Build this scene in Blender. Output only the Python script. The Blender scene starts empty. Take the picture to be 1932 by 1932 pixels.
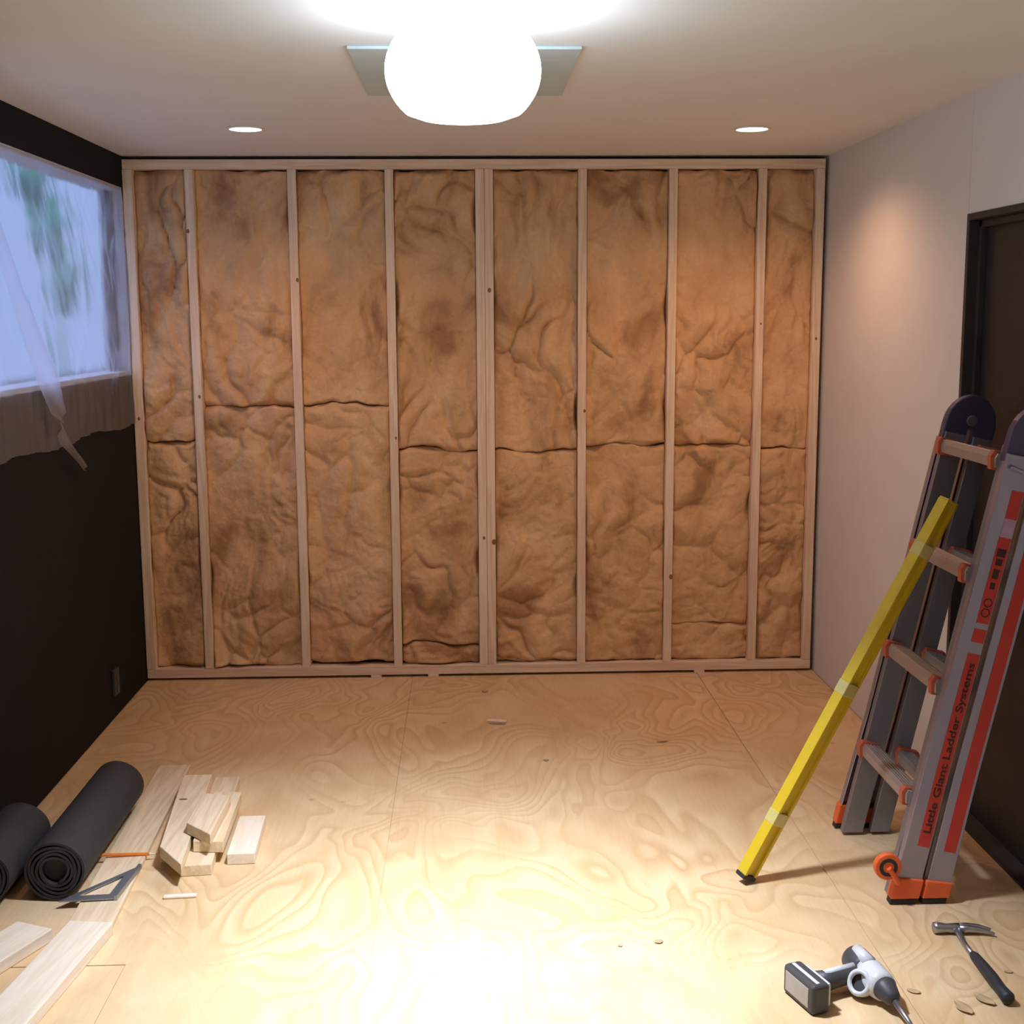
import bpy, bmesh, math, random
from math import sin, cos, pi, radians
from mathutils import Vector, Matrix, noise, Euler

scene = bpy.context.scene
col = scene.collection
random.seed(7)
W = 3.2227          # room width (left wall x=0)
H = 2.44            # ceiling height
# ------------------------------------------------------------------ camera
CF, CP, CY, CR = 2383.72, 0.153376, 0.035236, -0.0055365
cam_d = bpy.data.cameras.new('camera'); cam = bpy.data.objects.new('camera', cam_d); col.objects.link(cam)
fw = Vector((sin(CY)*cos(CP), cos(CY)*cos(CP), -sin(CP)))
rt = Vector((cos(CY), -sin(CY), 0)); up = rt.cross(fw)
r2 = rt*cos(CR) + up*sin(CR); u2 = -rt*sin(CR) + up*cos(CR)
cam.matrix_world = Matrix(((r2.x, u2.x, -fw.x, 1.54523), (r2.y, u2.y, -fw.y, -5.91555), (r2.z, u2.z, -fw.z, 1.71504), (0, 0, 0, 1)))
cam_d.sensor_width = 36; cam_d.lens = CF/1932*36; cam_d.clip_start = 0.05
scene.camera = cam
# ------------------------------------------------------------------ world (overcast daylight outside the window)
world = bpy.data.worlds.new('daylight'); scene.world = world; world.use_nodes = True
wb = world.node_tree.nodes['Background']
wb.inputs[0].default_value = (0.30, 0.43, 0.78, 1); wb.inputs[1].default_value = 1.3
wn = world.node_tree.nodes; wl = world.node_tree.links       # overcast: brighter towards the zenith
wtc = wn.new('ShaderNodeTexCoord'); wsx = wn.new('ShaderNodeSeparateXYZ'); wmr = wn.new('ShaderNodeMapRange')
wl.new(wtc.outputs['Generated'], wsx.inputs[0]); wl.new(wsx.outputs['Z'], wmr.inputs[0])
wmr.inputs[1].default_value = 0.05; wmr.inputs[2].default_value = 1.0; wmr.inputs[3].default_value = 1.15; wmr.inputs[4].default_value = 4.2
wl.new(wmr.outputs[0], wb.inputs[1])
# ------------------------------------------------------------------ exposure and lamp strengths
vs = scene.view_settings
vs.view_transform = 'Standard'; vs.look = 'None'; vs.gamma = 1; vs.exposure = 0
LAMP_XY = (1.545, -2.80)
LAMP_DOWN = 9.0      # emission of the lamp's bottom diffuser
LAMP_SIDE = 13.0      # emission of the lamp's frosted dome
SPOT_W = (29.0, 38.0)        # recessed lights
RECESSED = [(0.702, -0.832), (2.675, -0.827)]
for i, (x, y) in enumerate(RECESSED):
    ld = bpy.data.lights.new('recessed_spot', 'SPOT'); ld.energy = SPOT_W[i]; ld.color = (1.0, 0.52, 0.29)
    ld.spot_size = radians(150); ld.spot_blend = 0.75; ld.shadow_soft_size = 0.05
    lo = bpy.data.objects.new('recessed_spot', ld); col.objects.link(lo); lo.location = (x, y, H-0.012)

la = bpy.data.lights.new('lamp_downlight', 'AREA'); la.shape = 'DISK'; la.size = 0.20; la.energy = 28.0; la.color = (0.92, 1.0, 1.18); la.spread = radians(86)
lao = bpy.data.objects.new('lamp_downlight', la); col.objects.link(lao); lao.location = (LAMP_XY[0], LAMP_XY[1], H-0.275)

# ================================================================== helpers
def tag(o, label=None, cat=None, group=None, kind=None):
    if label: o['label'] = label
    if cat: o['category'] = cat
    if group: o['group'] = group
    if kind: o['kind'] = kind
    return o

def link(name, bm, m, parent=None, loc=None, rot=None, smooth=False, bev=0, seg=2):
    bmesh.ops.recalc_face_normals(bm, faces=bm.faces[:])
    me = bpy.data.meshes.new(name); bm.to_mesh(me); bm.free()
    for mm in (m if isinstance(m, (list, tuple)) else [m]): me.materials.append(mm)
    o = bpy.data.objects.new(name, me); col.objects.link(o)
    if parent is not None: o.parent = parent
    if loc is not None: o.location = loc
    if rot is not None: o.rotation_euler = rot
    if smooth:
        for p in me.polygons: p.use_smooth = True
    if bev:
        b = o.modifiers.new('bevel', 'BEVEL'); b.width = bev; b.segments = seg; b.limit_method = 'ANGLE'; b.angle_limit = radians(40)
    return o

def empty(name, loc, rot=(0, 0, 0)):
    o = bpy.data.objects.new(name, None); col.objects.link(o); o.location = loc; o.rotation_euler = rot
    o.empty_display_size = 0.05
    return o

def box(bm, x0, x1, y0, y1, z0, z1, M=None, mi=0):
    vs_ = [Vector((x, y, z)) for z in (z0, z1) for y in (y0, y1) for x in (x0, x1)]
    if M is not None: vs_ = [M @ v for v in vs_]
    v = [bm.verts.new(p) for p in vs_]
    for f in ((0, 2, 3, 1), (4, 5, 7, 6), (0, 1, 5, 4), (2, 6, 7, 3), (0, 4, 6, 2), (1, 3, 7, 5)):
        bm.faces.new([v[i] for i in f]).material_index = mi
    return v

def BX(*a, **k):
    bm = bmesh.new(); box(bm, *a, **k); return bm

def tube(bm, pts, rad, seg=20, caps=True, mi=0, sx=1.0):
    """swept round tube through pts with radius (or list of radii)"""
    pts = [Vector(p) for p in pts]; n = len(pts)
    if not isinstance(rad, (list, tuple)): rad = [rad]*n
    rings = []; ref = None
    for i in range(n):
        d = (pts[min(i+1, n-1)] - pts[max(i-1, 0)]).normalized()
        if ref is None: ref = Vector((0, 0, 1)) if abs(d.z) < 0.9 else Vector((1, 0, 0))
        a = d.cross(ref).normalized(); b = a.cross(d).normalized(); ref = b
        rings.append([bm.verts.new(pts[i] + (a*cos(2*pi*k/seg)*sx + b*sin(2*pi*k/seg))*rad[i]) for k in range(seg)])
    for i in range(n-1):
        for k in range(seg):
            bm.faces.new((rings[i][k], rings[i][(k+1) % seg], rings[i+1][(k+1) % seg], rings[i+1][k])).material_index = mi
    if caps:
        bm.faces.new(rings[0][::-1]).material_index = mi; bm.faces.new(rings[-1]).material_index = mi

def lathe(bm, prof, seg=40, M=None, mi=None):
    """revolve (r,z) profile about z"""
    rings = []
    for r, z in prof:
        ring = []
        for k in range(seg):
            p = Vector((r*cos(2*pi*k/seg), r*sin(2*pi*k/seg), z))
            ring.append(bm.verts.new(M @ p if M is not None else p))
        rings.append(ring)
    for i in range(len(prof)-1):
        for k in range(seg):
            f = bm.faces.new((rings[i][k], rings[i][(k+1) % seg], rings[i+1][(k+1) % seg], rings[i+1][k]))
            if mi: f.material_index = mi[i]
    return rings

def prism(bm, poly, z0, z1, M=None, mi=0):
    """extrude polygon (x,y) list from z0 to z1"""
    T = (lambda p: M @ p) if M is not None else (lambda p: p)
    a = [bm.verts.new(T(Vector((x, y, z0)))) for x, y in poly]
    b = [bm.verts.new(T(Vector((x, y, z1)))) for x, y in poly]
    n = len(poly)
    bm.faces.new(a[::-1]).material_index = mi; bm.faces.new(b).material_index = mi
    for i in range(n): bm.faces.new((a[i], a[(i+1) % n], b[(i+1) % n], b[i])).material_index = mi

# ================================================================== materials
def nmat(name):
    m = bpy.data.materials.new(name); m.use_nodes = True
    nt = m.node_tree; return m, nt, nt.nodes, nt.links, nt.nodes['Principled BSDF']

def plain(name, c, rough=0.6, metal=0.0, var=0.08, scale=18.0, bump=0.0, spec=0.5):
    m, nt, N, L, B = nmat(name)
    B.inputs['Roughness'].default_value = rough; B.inputs['Metallic'].default_value = metal
    B.inputs['Specular IOR Level'].default_value = spec
    tc = N.new('ShaderNodeTexCoord'); nz = N.new('ShaderNodeTexNoise'); nz.inputs['Scale'].default_value = scale; nz.inputs['Detail'].default_value = 6
    L.new(tc.outputs['Object'], nz.inputs['Vector'])
    cr = N.new('ShaderNodeValToRGB'); L.new(nz.outputs['Fac'], cr.inputs['Fac'])
    cr.color_ramp.elements[0].position = 0.3; cr.color_ramp.elements[1].position = 0.7
    cr.color_ramp.elements[0].color = tuple(v*(1-var) for v in c)+(1,); cr.color_ramp.elements[1].color = tuple(min(1, v*(1+var)) for v in c)+(1,)
    L.new(cr.outputs['Color'], B.inputs['Base Color'])
    if bump:
        bp = N.new('ShaderNodeBump'); bp.inputs['Strength'].default_value = bump; bp.inputs['Distance'].default_value = 0.01
        L.new(nz.outputs['Fac'], bp.inputs['Height']); L.new(bp.outputs['Normal'], B.inputs['Normal'])
    return m

def wood(name, c0, c1, axis=2, rings=26.0, knots=0.0, stretch=0.06):
    """lumber with grain along an object axis"""
    m, nt, N, L, B = nmat(name)
    tc = N.new('ShaderNodeTexCoord'); mp = N.new('ShaderNodeMapping'); s = [1, 1, 1]; s[axis] = stretch
    mp.inputs['Scale'].default_value = s
    oi = N.new('ShaderNodeObjectInfo'); add = N.new('ShaderNodeVectorMath'); add.operation = 'ADD'
    mul = N.new('ShaderNodeVectorMath'); mul.operation = 'SCALE'; mul.inputs['Scale'].default_value = 37.0
    comb = N.new('ShaderNodeCombineXYZ')
    L.new(oi.outputs['Random'], comb.inputs[0]); L.new(oi.outputs['Random'], comb.inputs[1]); L.new(comb.outputs[0], mul.inputs[0])
    L.new(tc.outputs['Object'], mp.inputs['Vector']); L.new(mp.outputs[0], add.inputs[0]); L.new(mul.outputs[0], add.inputs[1])
    nz = N.new('ShaderNodeTexNoise'); nz.inputs['Scale'].default_value = rings*0.35; nz.inputs['Detail'].default_value = 3
    L.new(add.outputs[0], nz.inputs['Vector'])
    m1 = N.new('ShaderNodeMath'); m1.operation = 'MULTIPLY'; m1.inputs[1].default_value = 60.0; L.new(nz.outputs['Fac'], m1.inputs[0])
    sn = N.new('ShaderNodeMath'); sn.operation = 'SINE'; L.new(m1.outputs[0], sn.inputs[0])
    fine = N.new('ShaderNodeTexNoise'); fine.inputs['Scale'].default_value = 160; L.new(add.outputs[0], fine.inputs['Vector'])
    m2 = N.new('ShaderNodeMath'); m2.operation = 'MULTIPLY_ADD'; m2.inputs[1].default_value = 0.2; L.new(sn.outputs[0], m2.inputs[0]); L.new(fine.outputs['Fac'], m2.inputs[2])
    cr = N.new('ShaderNodeValToRGB'); L.new(m2.outputs[0], cr.inputs['Fac'])
    cr.color_ramp.elements[0].position = 0.25; cr.color_ramp.elements[0].color = tuple(c0)+(1,)
    cr.color_ramp.elements[1].position = 0.75; cr.color_ramp.elements[1].color = tuple(c1)+(1,)
    L.new(cr.outputs[0], B.inputs['Base Color']); B.inputs['Roughness'].default_value = 0.65
    return m

def ply_mat():
    m, nt, N, L, B = nmat('plywood_floor')
    geo = N.new('ShaderNodeNewGeometry')
    mp = N.new('ShaderNodeMapping'); mp.inputs['Scale'].default_value = (1.5, 0.9, 1.0); mp.inputs['Rotation'].default_value = (0, 0, radians(10))
    L.new(geo.outputs['Position'], mp.inputs['Vector'])
    # rotary-cut veneer: contour lines of a smooth field
    nz = N.new('ShaderNodeTexNoise'); nz.inputs['Scale'].default_value = 1.35; nz.inputs['Detail'].default_value = 2.2; nz.inputs['Roughness'].default_value = 0.42; nz.inputs['Distortion'].default_value = 0.55
    L.new(mp.outputs[0], nz.inputs['Vector'])
    m1 = N.new('ShaderNodeMath'); m1.operation = 'MULTIPLY'; m1.inputs[1].default_value = 20.0; L.new(nz.outputs['Fac'], m1.inputs[0])
    fr = N.new('ShaderNodeMath'); fr.operation = 'FRACT'; L.new(m1.outputs[0], fr.inputs[0])
    band = N.new('ShaderNodeValToRGB'); L.new(fr.outputs[0], band.inputs['Fac'])
    e = band.color_ramp.elements; e[0].position = 0.0; e[0].color = (0, 0, 0, 1); e[1].position = 1; e[1].color = (0, 0, 0, 1)
    x = band.color_ramp.elements.new(0.45); x.color = (0.25, 0.25, 0.25, 1); x = band.color_ramp.elements.new(0.86); x.color = (1, 1, 1, 1)
    # where the grain is strong
    ms = N.new('ShaderNodeTexNoise'); ms.inputs['Scale'].default_value = 1.1; ms.inputs['Detail'].default_value = 1; L.new(geo.outputs['Position'], ms.inputs['Vector'])
    msr = N.new('ShaderNodeMapRange'); msr.inputs[1].default_value = 0.36; msr.inputs[2].default_value = 0.62; msr.inputs[3].default_value = 0.15; L.new(ms.outputs['Fac'], msr.inputs[0])
    mb = N.new('ShaderNodeMath'); mb.operation = 'MULTIPLY'; L.new(band.outputs[0], mb.inputs[0]); L.new(msr.outputs[0], mb.inputs[1])
    # soft blotches
    bl = N.new('ShaderNodeTexNoise'); bl.inputs['Scale'].default_value = 3.2; bl.inputs['Detail'].default_value = 5; bl.inputs['Distortion'].default_value = 0.8; L.new(mp.outputs[0], bl.inputs['Vector'])
    c1 = N.new('ShaderNodeValToRGB'); L.new(bl.outputs['Fac'], c1.inputs['Fac'])
    c1.color_ramp.elements[0].position = 0.35; c1.color_ramp.elements[0].color = (0.72, 0.50, 0.27, 1)
    c1.color_ramp.elements[1].position = 0.65; c1.color_ramp.elements[1].color = (0.80, 0.60, 0.36, 1)
    mx = N.new('ShaderNodeMixRGB'); mx.blend_type = 'MIX'; L.new(mb.outputs[0], mx.inputs[0]); L.new(c1.outputs[0], mx.inputs[1]); mx.inputs[2].default_value = (0.63, 0.42, 0.21, 1)
    # fine fibre
    mf = N.new('ShaderNodeMapping'); mf.inputs['Scale'].default_value = (110, 7, 1); L.new(geo.outputs['Position'], mf.inputs['Vector'])
    fn = N.new('ShaderNodeTexNoise'); fn.inputs['Scale'].default_value = 1.0; fn.inputs['Detail'].default_value = 3; L.new(mf.outputs[0], fn.inputs['Vector'])
    fm = N.new('ShaderNodeMapRange'); fm.inputs[3].default_value = 0.9; fm.inputs[4].default_value = 1.08; L.new(fn.outputs['Fac'], fm.inputs[0])
    m3 = N.new('ShaderNodeMixRGB'); m3.blend_type = 'MULTIPLY'; m3.inputs[0].default_value = 1; L.new(mx.outputs[0], m3.inputs[1]); L.new(fm.outputs[0], m3.inputs[2])
    # sparse dirt specks and knots
    vo = N.new('ShaderNodeTexVoronoi'); vo.inputs['Scale'].default_value = 3.0; L.new(geo.outputs['Position'], vo.inputs['Vector'])
    vr = N.new('ShaderNodeMapRange'); vr.inputs[1].default_value = 0.02; vr.inputs[2].default_value = 0.05; vr.inputs[3].default_value = 0.55; vr.inputs[4].default_value = 0.0; L.new(vo.outputs['Distance'], vr.inputs[0])
    m4 = N.new('ShaderNodeMixRGB'); L.new(vr.outputs[0], m4.inputs[0]); L.new(m3.outputs[0], m4.inputs[1]); m4.inputs[2].default_value = (0.42, 0.25, 0.12, 1)
    L.new(m4.outputs[0], B.inputs['Base Color']); B.inputs['Roughness'].default_value = 0.55; B.inputs['Specular IOR Level'].default_value = 0.3
    return m

def batt_mat():
    m, nt, N, L, B = nmat('fibreglass')
    geo = N.new('ShaderNodeNewGeometry')
    def nz(scale, det, vec):
        n = N.new('ShaderNodeTexNoise'); n.inputs['Scale'].default_value = scale; n.inputs['Detail'].default_value = det; L.new(vec, n.inputs['Vector']); return n
    mp = N.new('ShaderNodeMapping'); mp.inputs['Scale'].default_value = (1.3, 1, 0.8); L.new(geo.outputs['Position'], mp.inputs['Vector'])
    a = nz(3.4, 6, mp.outputs[0]); a.inputs['Distortion'].default_value = 0.7; b = nz(60, 5, geo.outputs['Position']); c = nz(1.7, 4, mp.outputs[0])
    cr = N.new('ShaderNodeValToRGB'); L.new(a.outputs['Fac'], cr.inputs['Fac'])
    e = cr.color_ramp.elements
    e[0].position = 0.32; e[0].color = (0.42, 0.235, 0.12, 1); e[1].position = 0.72; e[1].color = (0.82, 0.58, 0.34, 1)
    x = e.new(0.45); x.color = (0.68, 0.43, 0.235, 1); x = e.new(0.58); x.color = (0.75, 0.49, 0.28, 1)
    r = N.new('ShaderNodeMapRange'); r.inputs[1].default_value = 0.60; r.inputs[2].default_value = 0.74; r.inputs[3].default_value = 0; r.inputs[4].default_value = 0.5; L.new(c.outputs['Fac'], r.inputs[0])
    mx = N.new('ShaderNodeMixRGB'); L.new(r.outputs[0], mx.inputs[0]); L.new(cr.outputs[0], mx.inputs[1]); mx.inputs[2].default_value = (0.36, 0.25, 0.15, 1)
    fm = N.new('ShaderNodeMapRange'); fm.inputs[3].default_value = 0.9; fm.inputs[4].default_value = 1.1; L.new(b.outputs['Fac'], fm.inputs[0])
    m3 = N.new('ShaderNodeMixRGB'); m3.blend_type = 'MULTIPLY'; m3.inputs[0].default_value = 1; L.new(mx.outputs[0], m3.inputs[1]); L.new(fm.outputs[0], m3.inputs[2])
    L.new(m3.outputs[0], B.inputs['Base Color']); B.inputs['Roughness'].default_value = 1; B.inputs['Specular IOR Level'].default_value = 0.05
    bp = N.new('ShaderNodeBump'); bp.inputs['Strength'].default_value = 0.35; bp.inputs['Distance'].default_value = 0.012; L.new(b.outputs['Fac'], bp.inputs['Height']); L.new(bp.outputs[0], B.inputs['Normal'])
    return m

def plastic_mat():
    m = bpy.data.materials.new('poly_sheeting'); m.use_nodes = True; nt = m.node_tree; N = nt.nodes; L = nt.links
    N.remove(N['Principled BSDF']); out = N['Material Output']
    rf = N.new('ShaderNodeBsdfRefraction'); rf.inputs['IOR'].default_value = 1.03; rf.inputs['Roughness'].default_value = 0.38; rf.inputs['Color'].default_value = (0.93, 0.93, 0.95, 1)
    tl = N.new('ShaderNodeBsdfTranslucent'); tl.inputs['Color'].default_value = (0.9, 0.92, 1, 1)
    df = N.new('ShaderNodeBsdfDiffuse'); df.inputs['Color'].default_value = (0.85, 0.85, 0.88, 1)
    gl = N.new('ShaderNodeBsdfGlossy'); gl.inputs['Roughness'].default_value = 0.18
    a = N.new('ShaderNodeMixShader'); b = N.new('ShaderNodeMixShader'); c = N.new('ShaderNodeMixShader')
    nz = N.new('ShaderNodeTexNoise'); geo = N.new('ShaderNodeNewGeometry'); mp = N.new('ShaderNodeMapping'); mp.inputs['Scale'].default_value = (1, 2.6, 1.5)
    L.new(geo.outputs['Position'], mp.inputs['Vector']); L.new(mp.outputs[0], nz.inputs['Vector']); nz.inputs['Scale'].default_value = 2.2; nz.inputs['Detail'].default_value = 4; nz.inputs['Distortion'].default_value = 1.2
    mr = N.new('ShaderNodeMapRange'); mr.inputs[1].default_value = 0.45; mr.inputs[2].default_value = 0.7; mr.inputs[3].default_value = 0.10; mr.inputs[4].default_value = 0.42
    L.new(nz.outputs['Fac'], mr.inputs[0]); L.new(mr.outputs[0], a.inputs[0])
    L.new(rf.outputs[0], a.inputs[1]); L.new(tl.outputs[0], a.inputs[2])
    b.inputs[0].default_value = 0.10; L.new(a.outputs[0], b.inputs[1]); L.new(df.outputs[0], b.inputs[2])
    c.inputs[0].default_value = 0.10; L.new(b.outputs[0], c.inputs[1]); L.new(gl.outputs[0], c.inputs[2])
    bp = N.new('ShaderNodeBump'); bp.inputs['Strength'].default_value = 0.25; bp.inputs['Distance'].default_value = 0.02; L.new(nz.outputs['Fac'], bp.inputs['Height'])
    L.new(bp.outputs[0], gl.inputs['Normal']); L.new(bp.outputs[0], rf.inputs['Normal'])
    L.new(c.outputs[0], out.inputs['Surface'])
    return m

def emit(name, c, s):
    m = bpy.data.materials.new(name); m.use_nodes = True; N = m.node_tree.nodes; L = m.node_tree.links
    N.remove(N['Principled BSDF']); e = N.new('ShaderNodeEmission'); e.inputs[0].default_value = tuple(c)+(1,); e.inputs[1].default_value = s
    L.new(e.outputs[0], N['Material Output'].inputs['Surface']); return m

def brushed(name, c, rough=0.34, metal=0.85):
    m, nt, N, L, B = nmat(name)
    tc = N.new('ShaderNodeTexCoord'); mp = N.new('ShaderNodeMapping'); mp.inputs['Scale'].default_value = (60, 60, 1.5); L.new(tc.outputs['Object'], mp.inputs['Vector'])
    nz = N.new('ShaderNodeTexNoise'); nz.inputs['Scale'].default_value = 3; nz.inputs['Detail'].default_value = 4; L.new(mp.outputs[0], nz.inputs['Vector'])
    mr = N.new('ShaderNodeMapRange'); mr.inputs[3].default_value = rough-0.08; mr.inputs[4].default_value = rough+0.12; L.new(nz.outputs['Fac'], mr.inputs[0]); L.new(mr.outputs[0], B.inputs['Roughness'])
    B.inputs['Base Color'].default_value = tuple(c)+(1,); B.inputs['Metallic'].default_value = metal
    return m

M_ceil = plain('ceiling_paint', (0.80, 0.80, 0.79), 0.9, var=0.02, scale=3, spec=0.2)
M_white = plain('wall_paint', (0.72, 0.71, 0.71), 0.85, var=0.02, scale=4, spec=0.25)
M_dark = plain('dark_wall_paint', (0.012, 0.0115, 0.014), 0.8, var=0.12, scale=3, spec=0.18)
M_black = plain('black_sheathing', (0.022, 0.020, 0.022), 0.9, var=0.3, spec=0.1)
M_ply = ply_mat()
M_sub = plain('subfloor_panel', (0.70, 0.52, 0.30), 0.8, var=0.10, scale=8)
M_stud = wood('stud_pine', (0.78, 0.58, 0.42), (0.90, 0.74, 0.58), axis=2, rings=20)
M_plate = wood('plate_pine', (0.78, 0.58, 0.42), (0.90, 0.74, 0.58), axis=0, rings=20)
M_lum = wood('offcut_pine', (0.74, 0.57, 0.36), (0.86, 0.71, 0.49), axis=1, rings=22)
M_lum2 = wood('pale_offcut_pine', (0.82, 0.70, 0.54), (0.90, 0.79, 0.64), axis=1, rings=22)
M_knot = plain('knot_wood', (0.25, 0.13, 0.06), 0.8)
M_batt = batt_mat()
M_poly = plastic_mat()
M_alu = brushed('ladder_aluminium', (0.40, 0.39, 0.51))  # lilac tint puts the window's blue reflection into the base colour
M_rung = brushed('rung_aluminium', (0.44, 0.40, 0.39), 0.42, 0.7)
M_alu2 = brushed('inner_rail_aluminium', (0.31, 0.31, 0.37), 0.42)  # blue window reflection tinted into this metal as well
M_hinge = brushed('hinge_metal', (0.10, 0.09, 0.17), 0.4, 0.6)  # dark metal, with the window's blue reflection put into its colour
M_orange = plain('orange_plastic', (0.80, 0.135, 0.035), 0.45, var=0.05)
M_collar = plain('collar_plastic', (0.46, 0.10, 0.05), 0.5, var=0.05)
M_red = plain('red_sticker', (0.55, 0.04, 0.028), 0.4, var=0.06, scale=8)
M_text = plain('sticker_ink', (0.05, 0.012, 0.012), 0.5)
M_purple = plain('sticker_pale_panel', (0.50, 0.34, 0.52), 0.4)
M_rub = plain('black_rubber', (0.022, 0.022, 0.024), 0.7)
M_yellow = plain('yellow_enamel', (0.68, 0.49, 0.025), 0.35, var=0.04)
M_vial = plain('vial_plastic', (0.62, 0.54, 0.20), 0.2)
M_felt = plain('tar_paper', (0.030, 0.030, 0.032), 0.75, var=0.15, scale=30, bump=0.2)
M_steel = brushed('blued_steel', (0.36, 0.39, 0.44), 0.38, 0.8)
M_hsteel = brushed('hammer_steel', (0.42, 0.42, 0.45), 0.32, 0.9)
M_grip = plain('black_grip', (0.025, 0.028, 0.035), 0.55)
M_pencil = plain('orange_pencil', (0.86, 0.23, 0.03), 0.45)
M_lead = plain('pencil_lead', (0.05, 0.04, 0.04), 0.5)
M_dgrey = plain('dark_grey_plastic', (0.055, 0.055, 0.060), 0.5)
M_mgrey = plain('mid_grey_plastic', (0.20, 0.19, 0.17), 0.5)
M_silver = plain('silver_white_plastic', (0.66, 0.68, 0.70), 0.32, var=0.03)
M_blue = plain('pale_blue_plastic', (0.36, 0.50, 0.60), 0.35)
M_label = plain('battery_label', (0.42, 0.40, 0.37), 0.5)
M_door = plain('door_stain', (0.020, 0.016, 0.016), 0.55, var=0.2)
M_trim = plain('dark_trim', (0.035, 0.027, 0.024), 0.6, var=0.2)
M_panel = plain('vent_panel', (0.52, 0.61, 0.62), 0.6, var=0.04)
M_chip = plain('wood_chip', (0.50, 0.33, 0.19), 0.8)
M_leaf = plain('curled_shaving', (0.52, 0.37, 0.20), 0.8)
M_green = plain('shrub_green', (0.14, 0.40, 0.26), 0.9, var=0.4, scale=6)
M_bark = plain('post_brown', (0.10, 0.065, 0.05), 0.9)
M_outwall = plain('neighbour_wall', (0.13, 0.09, 0.085), 0.9)
M_ground = plain('ground', (0.46, 0.46, 0.47), 0.95)
M_wbase = plain('lamp_metal', (0.8, 0.8, 0.8), 0.5)
M_lampdown = emit('lamp_diffuser', (0.97, 1.0, 0.98), LAMP_DOWN)
M_lampside = emit('lamp_dome_glow', (0.86, 1.0, 1.12), LAMP_SIDE)
M_can = emit('recessed_lens', (1.0, 0.86, 0.62), 9.0)
M_steelbox = plain('outlet_box', (0.10, 0.10, 0.11), 0.4, 0.6)

# ================================================================== room shell
YB = 0.10       # back face of the framed wall
YR = -7.3       # wall behind the camera
WT = 0.14       # wall thickness
DY0, DY1, DZ = -2.56, -1.66, 2.045     # doorway in the right wall
WY0, WY1, WZ0, WZ1 = -2.3, 0.0, 1.46, 2.30   # window opening in the left wall

def struct(o): o['kind'] = 'structure'; return o

fl = struct(link('floor', BX(-WT, W+WT, YR-WT, YB+WT, -0.12, -0.004), M_sub))
def sheet(x0, x1, y0, y1, z, g=0.0012):
    o = link('plywood_sheet', BX(x0+g, x1-g, y0+g, y1-g, -0.003, z), M_ply, fl, bev=0.0008, seg=1); return o
sheet(0.001, 1.27, -2.71, YB, 0.0); sheet(1.2692, 2.645, -2.71, YB, 0.0, 0.0006)
sheet(0.613, 2.645, -4.6, -2.712, 0.004)
sheet(0.0, 0.612, -4.6, -2.712, 0.0)
sheet(2.648, W-0.001, -2.2, YB, 0.0005); sheet(2.648, W-0.001, -4.6, -2.2, 0.0005, 0.0004)
sheet(0.0, W, YR, -4.602, 0.0)

struct(link('ceiling', BX(-WT, W+WT, YR-WT, YB+WT, H, H+0.12), M_ceil))
bm = bmesh.new()
box(bm, -WT, 0, YR-WT, WY0, 0, H); box(bm, -WT, 0, WY1, YB+WT, 0, H); box(bm, -WT, 0, WY0, WY1, 0, WZ0); box(bm, -WT, 0, WY0, WY1, WZ1, H)
struct(link('wall_left', bm, M_dark))
bm = bmesh.new()
box(bm, W, W+WT, YR-WT, DY0, 0, H); box(bm, W, W+WT, DY1, YB+WT, 0, H); box(bm, W, W+WT, DY0, DY1, DZ, H)
box(bm, W-0.0012, W, DY1-0.004, DY1+0.006, DZ+0.002, H-0.002)   # drywall joint above the doorway
struct(link('wall_right', bm, M_white))
struct(link('wall_back', BX(0, W, YB, YB+WT, 0, H), M_black))
struct(link('wall_front', BX(0, W, YR-WT, YR, 0, H), M_white))

# doorway: dark casing, dark leaf set in the opening
d = struct(empty('door_1', (W+0.05, (DY0+DY1)/2, 0)))
L0 = Vector(d.location)
def rel(o): o.location = -L0; return o
bm = bmesh.new()
box(bm, W-0.004, W+WT, DY1-0.022, DY1, 0, DZ); box(bm, W-0.004, W+WT, DY0, DY0+0.022, 0, DZ); box(bm, W-0.004, W+WT, DY0+0.022, DY1-0.022, DZ-0.022, DZ)
rel(link('door_frame', bm, M_trim, d, bev=0.002))
bm = bmesh.new()
box(bm, W+0.030, W+0.0495, DY1-0.045, DY1-0.0225, 0, DZ-0.0225); box(bm, W+0.030, W+0.0495, DY0+0.0225, DY0+0.045, 0, DZ-0.0225); box(bm, W+0.030, W+0.0495, DY0+0.0225, DY1-0.0225, DZ-0.045, DZ-0.023)
rel(link('door_stop', bm, M_trim, d, bev=0.001))
bm = bmesh.new(); box(bm, W+0.050, W+0.090, DY0+0.024, DY1-0.024, 0.006, DZ-0.024)
rel(link('door_leaf', bm, M_door, d, bev=0.002))
rel(link('threshold', BX(W-0.02, W+0.049, DY0+0.0225, DY1-0.0225, 0.0008, 0.008), M_trim, d, bev=0.002))
# far side of the doorway is closed by the leaf
# second drywall stud end beyond the doorway is part of wall_right

# window: plain frame of the opening, outside view through it
w1 = struct(empty('window_1', (-WT/2, (WY0+WY1)/2, WZ0)))
L0 = Vector(w1.location)
bm = bmesh.new()
t = 0.02
box(bm, -WT, -0.002, WY0, WY1, WZ1-t, WZ1); box(bm, -WT, -0.002, WY0, WY1, WZ0, WZ0+t)
box(bm, -WT, -0.002, WY0, WY0+t, WZ0+t, WZ1-t); box(bm, -WT, -0.002, WY1-t, WY1, WZ0+t, WZ1-t)
rel(link('window_frame', bm, plain('jamb_paint', (0.62, 0.60, 0.62), 0.7, var=0.05), w1))
bm = bmesh.new(); box(bm, -0.10, -0.06, WY1-t-0.055, WY1-t-0.001, WZ0+t, WZ1-t)
rel(link('window_sash', bm, M_bark, w1, bev=0.002))

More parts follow.
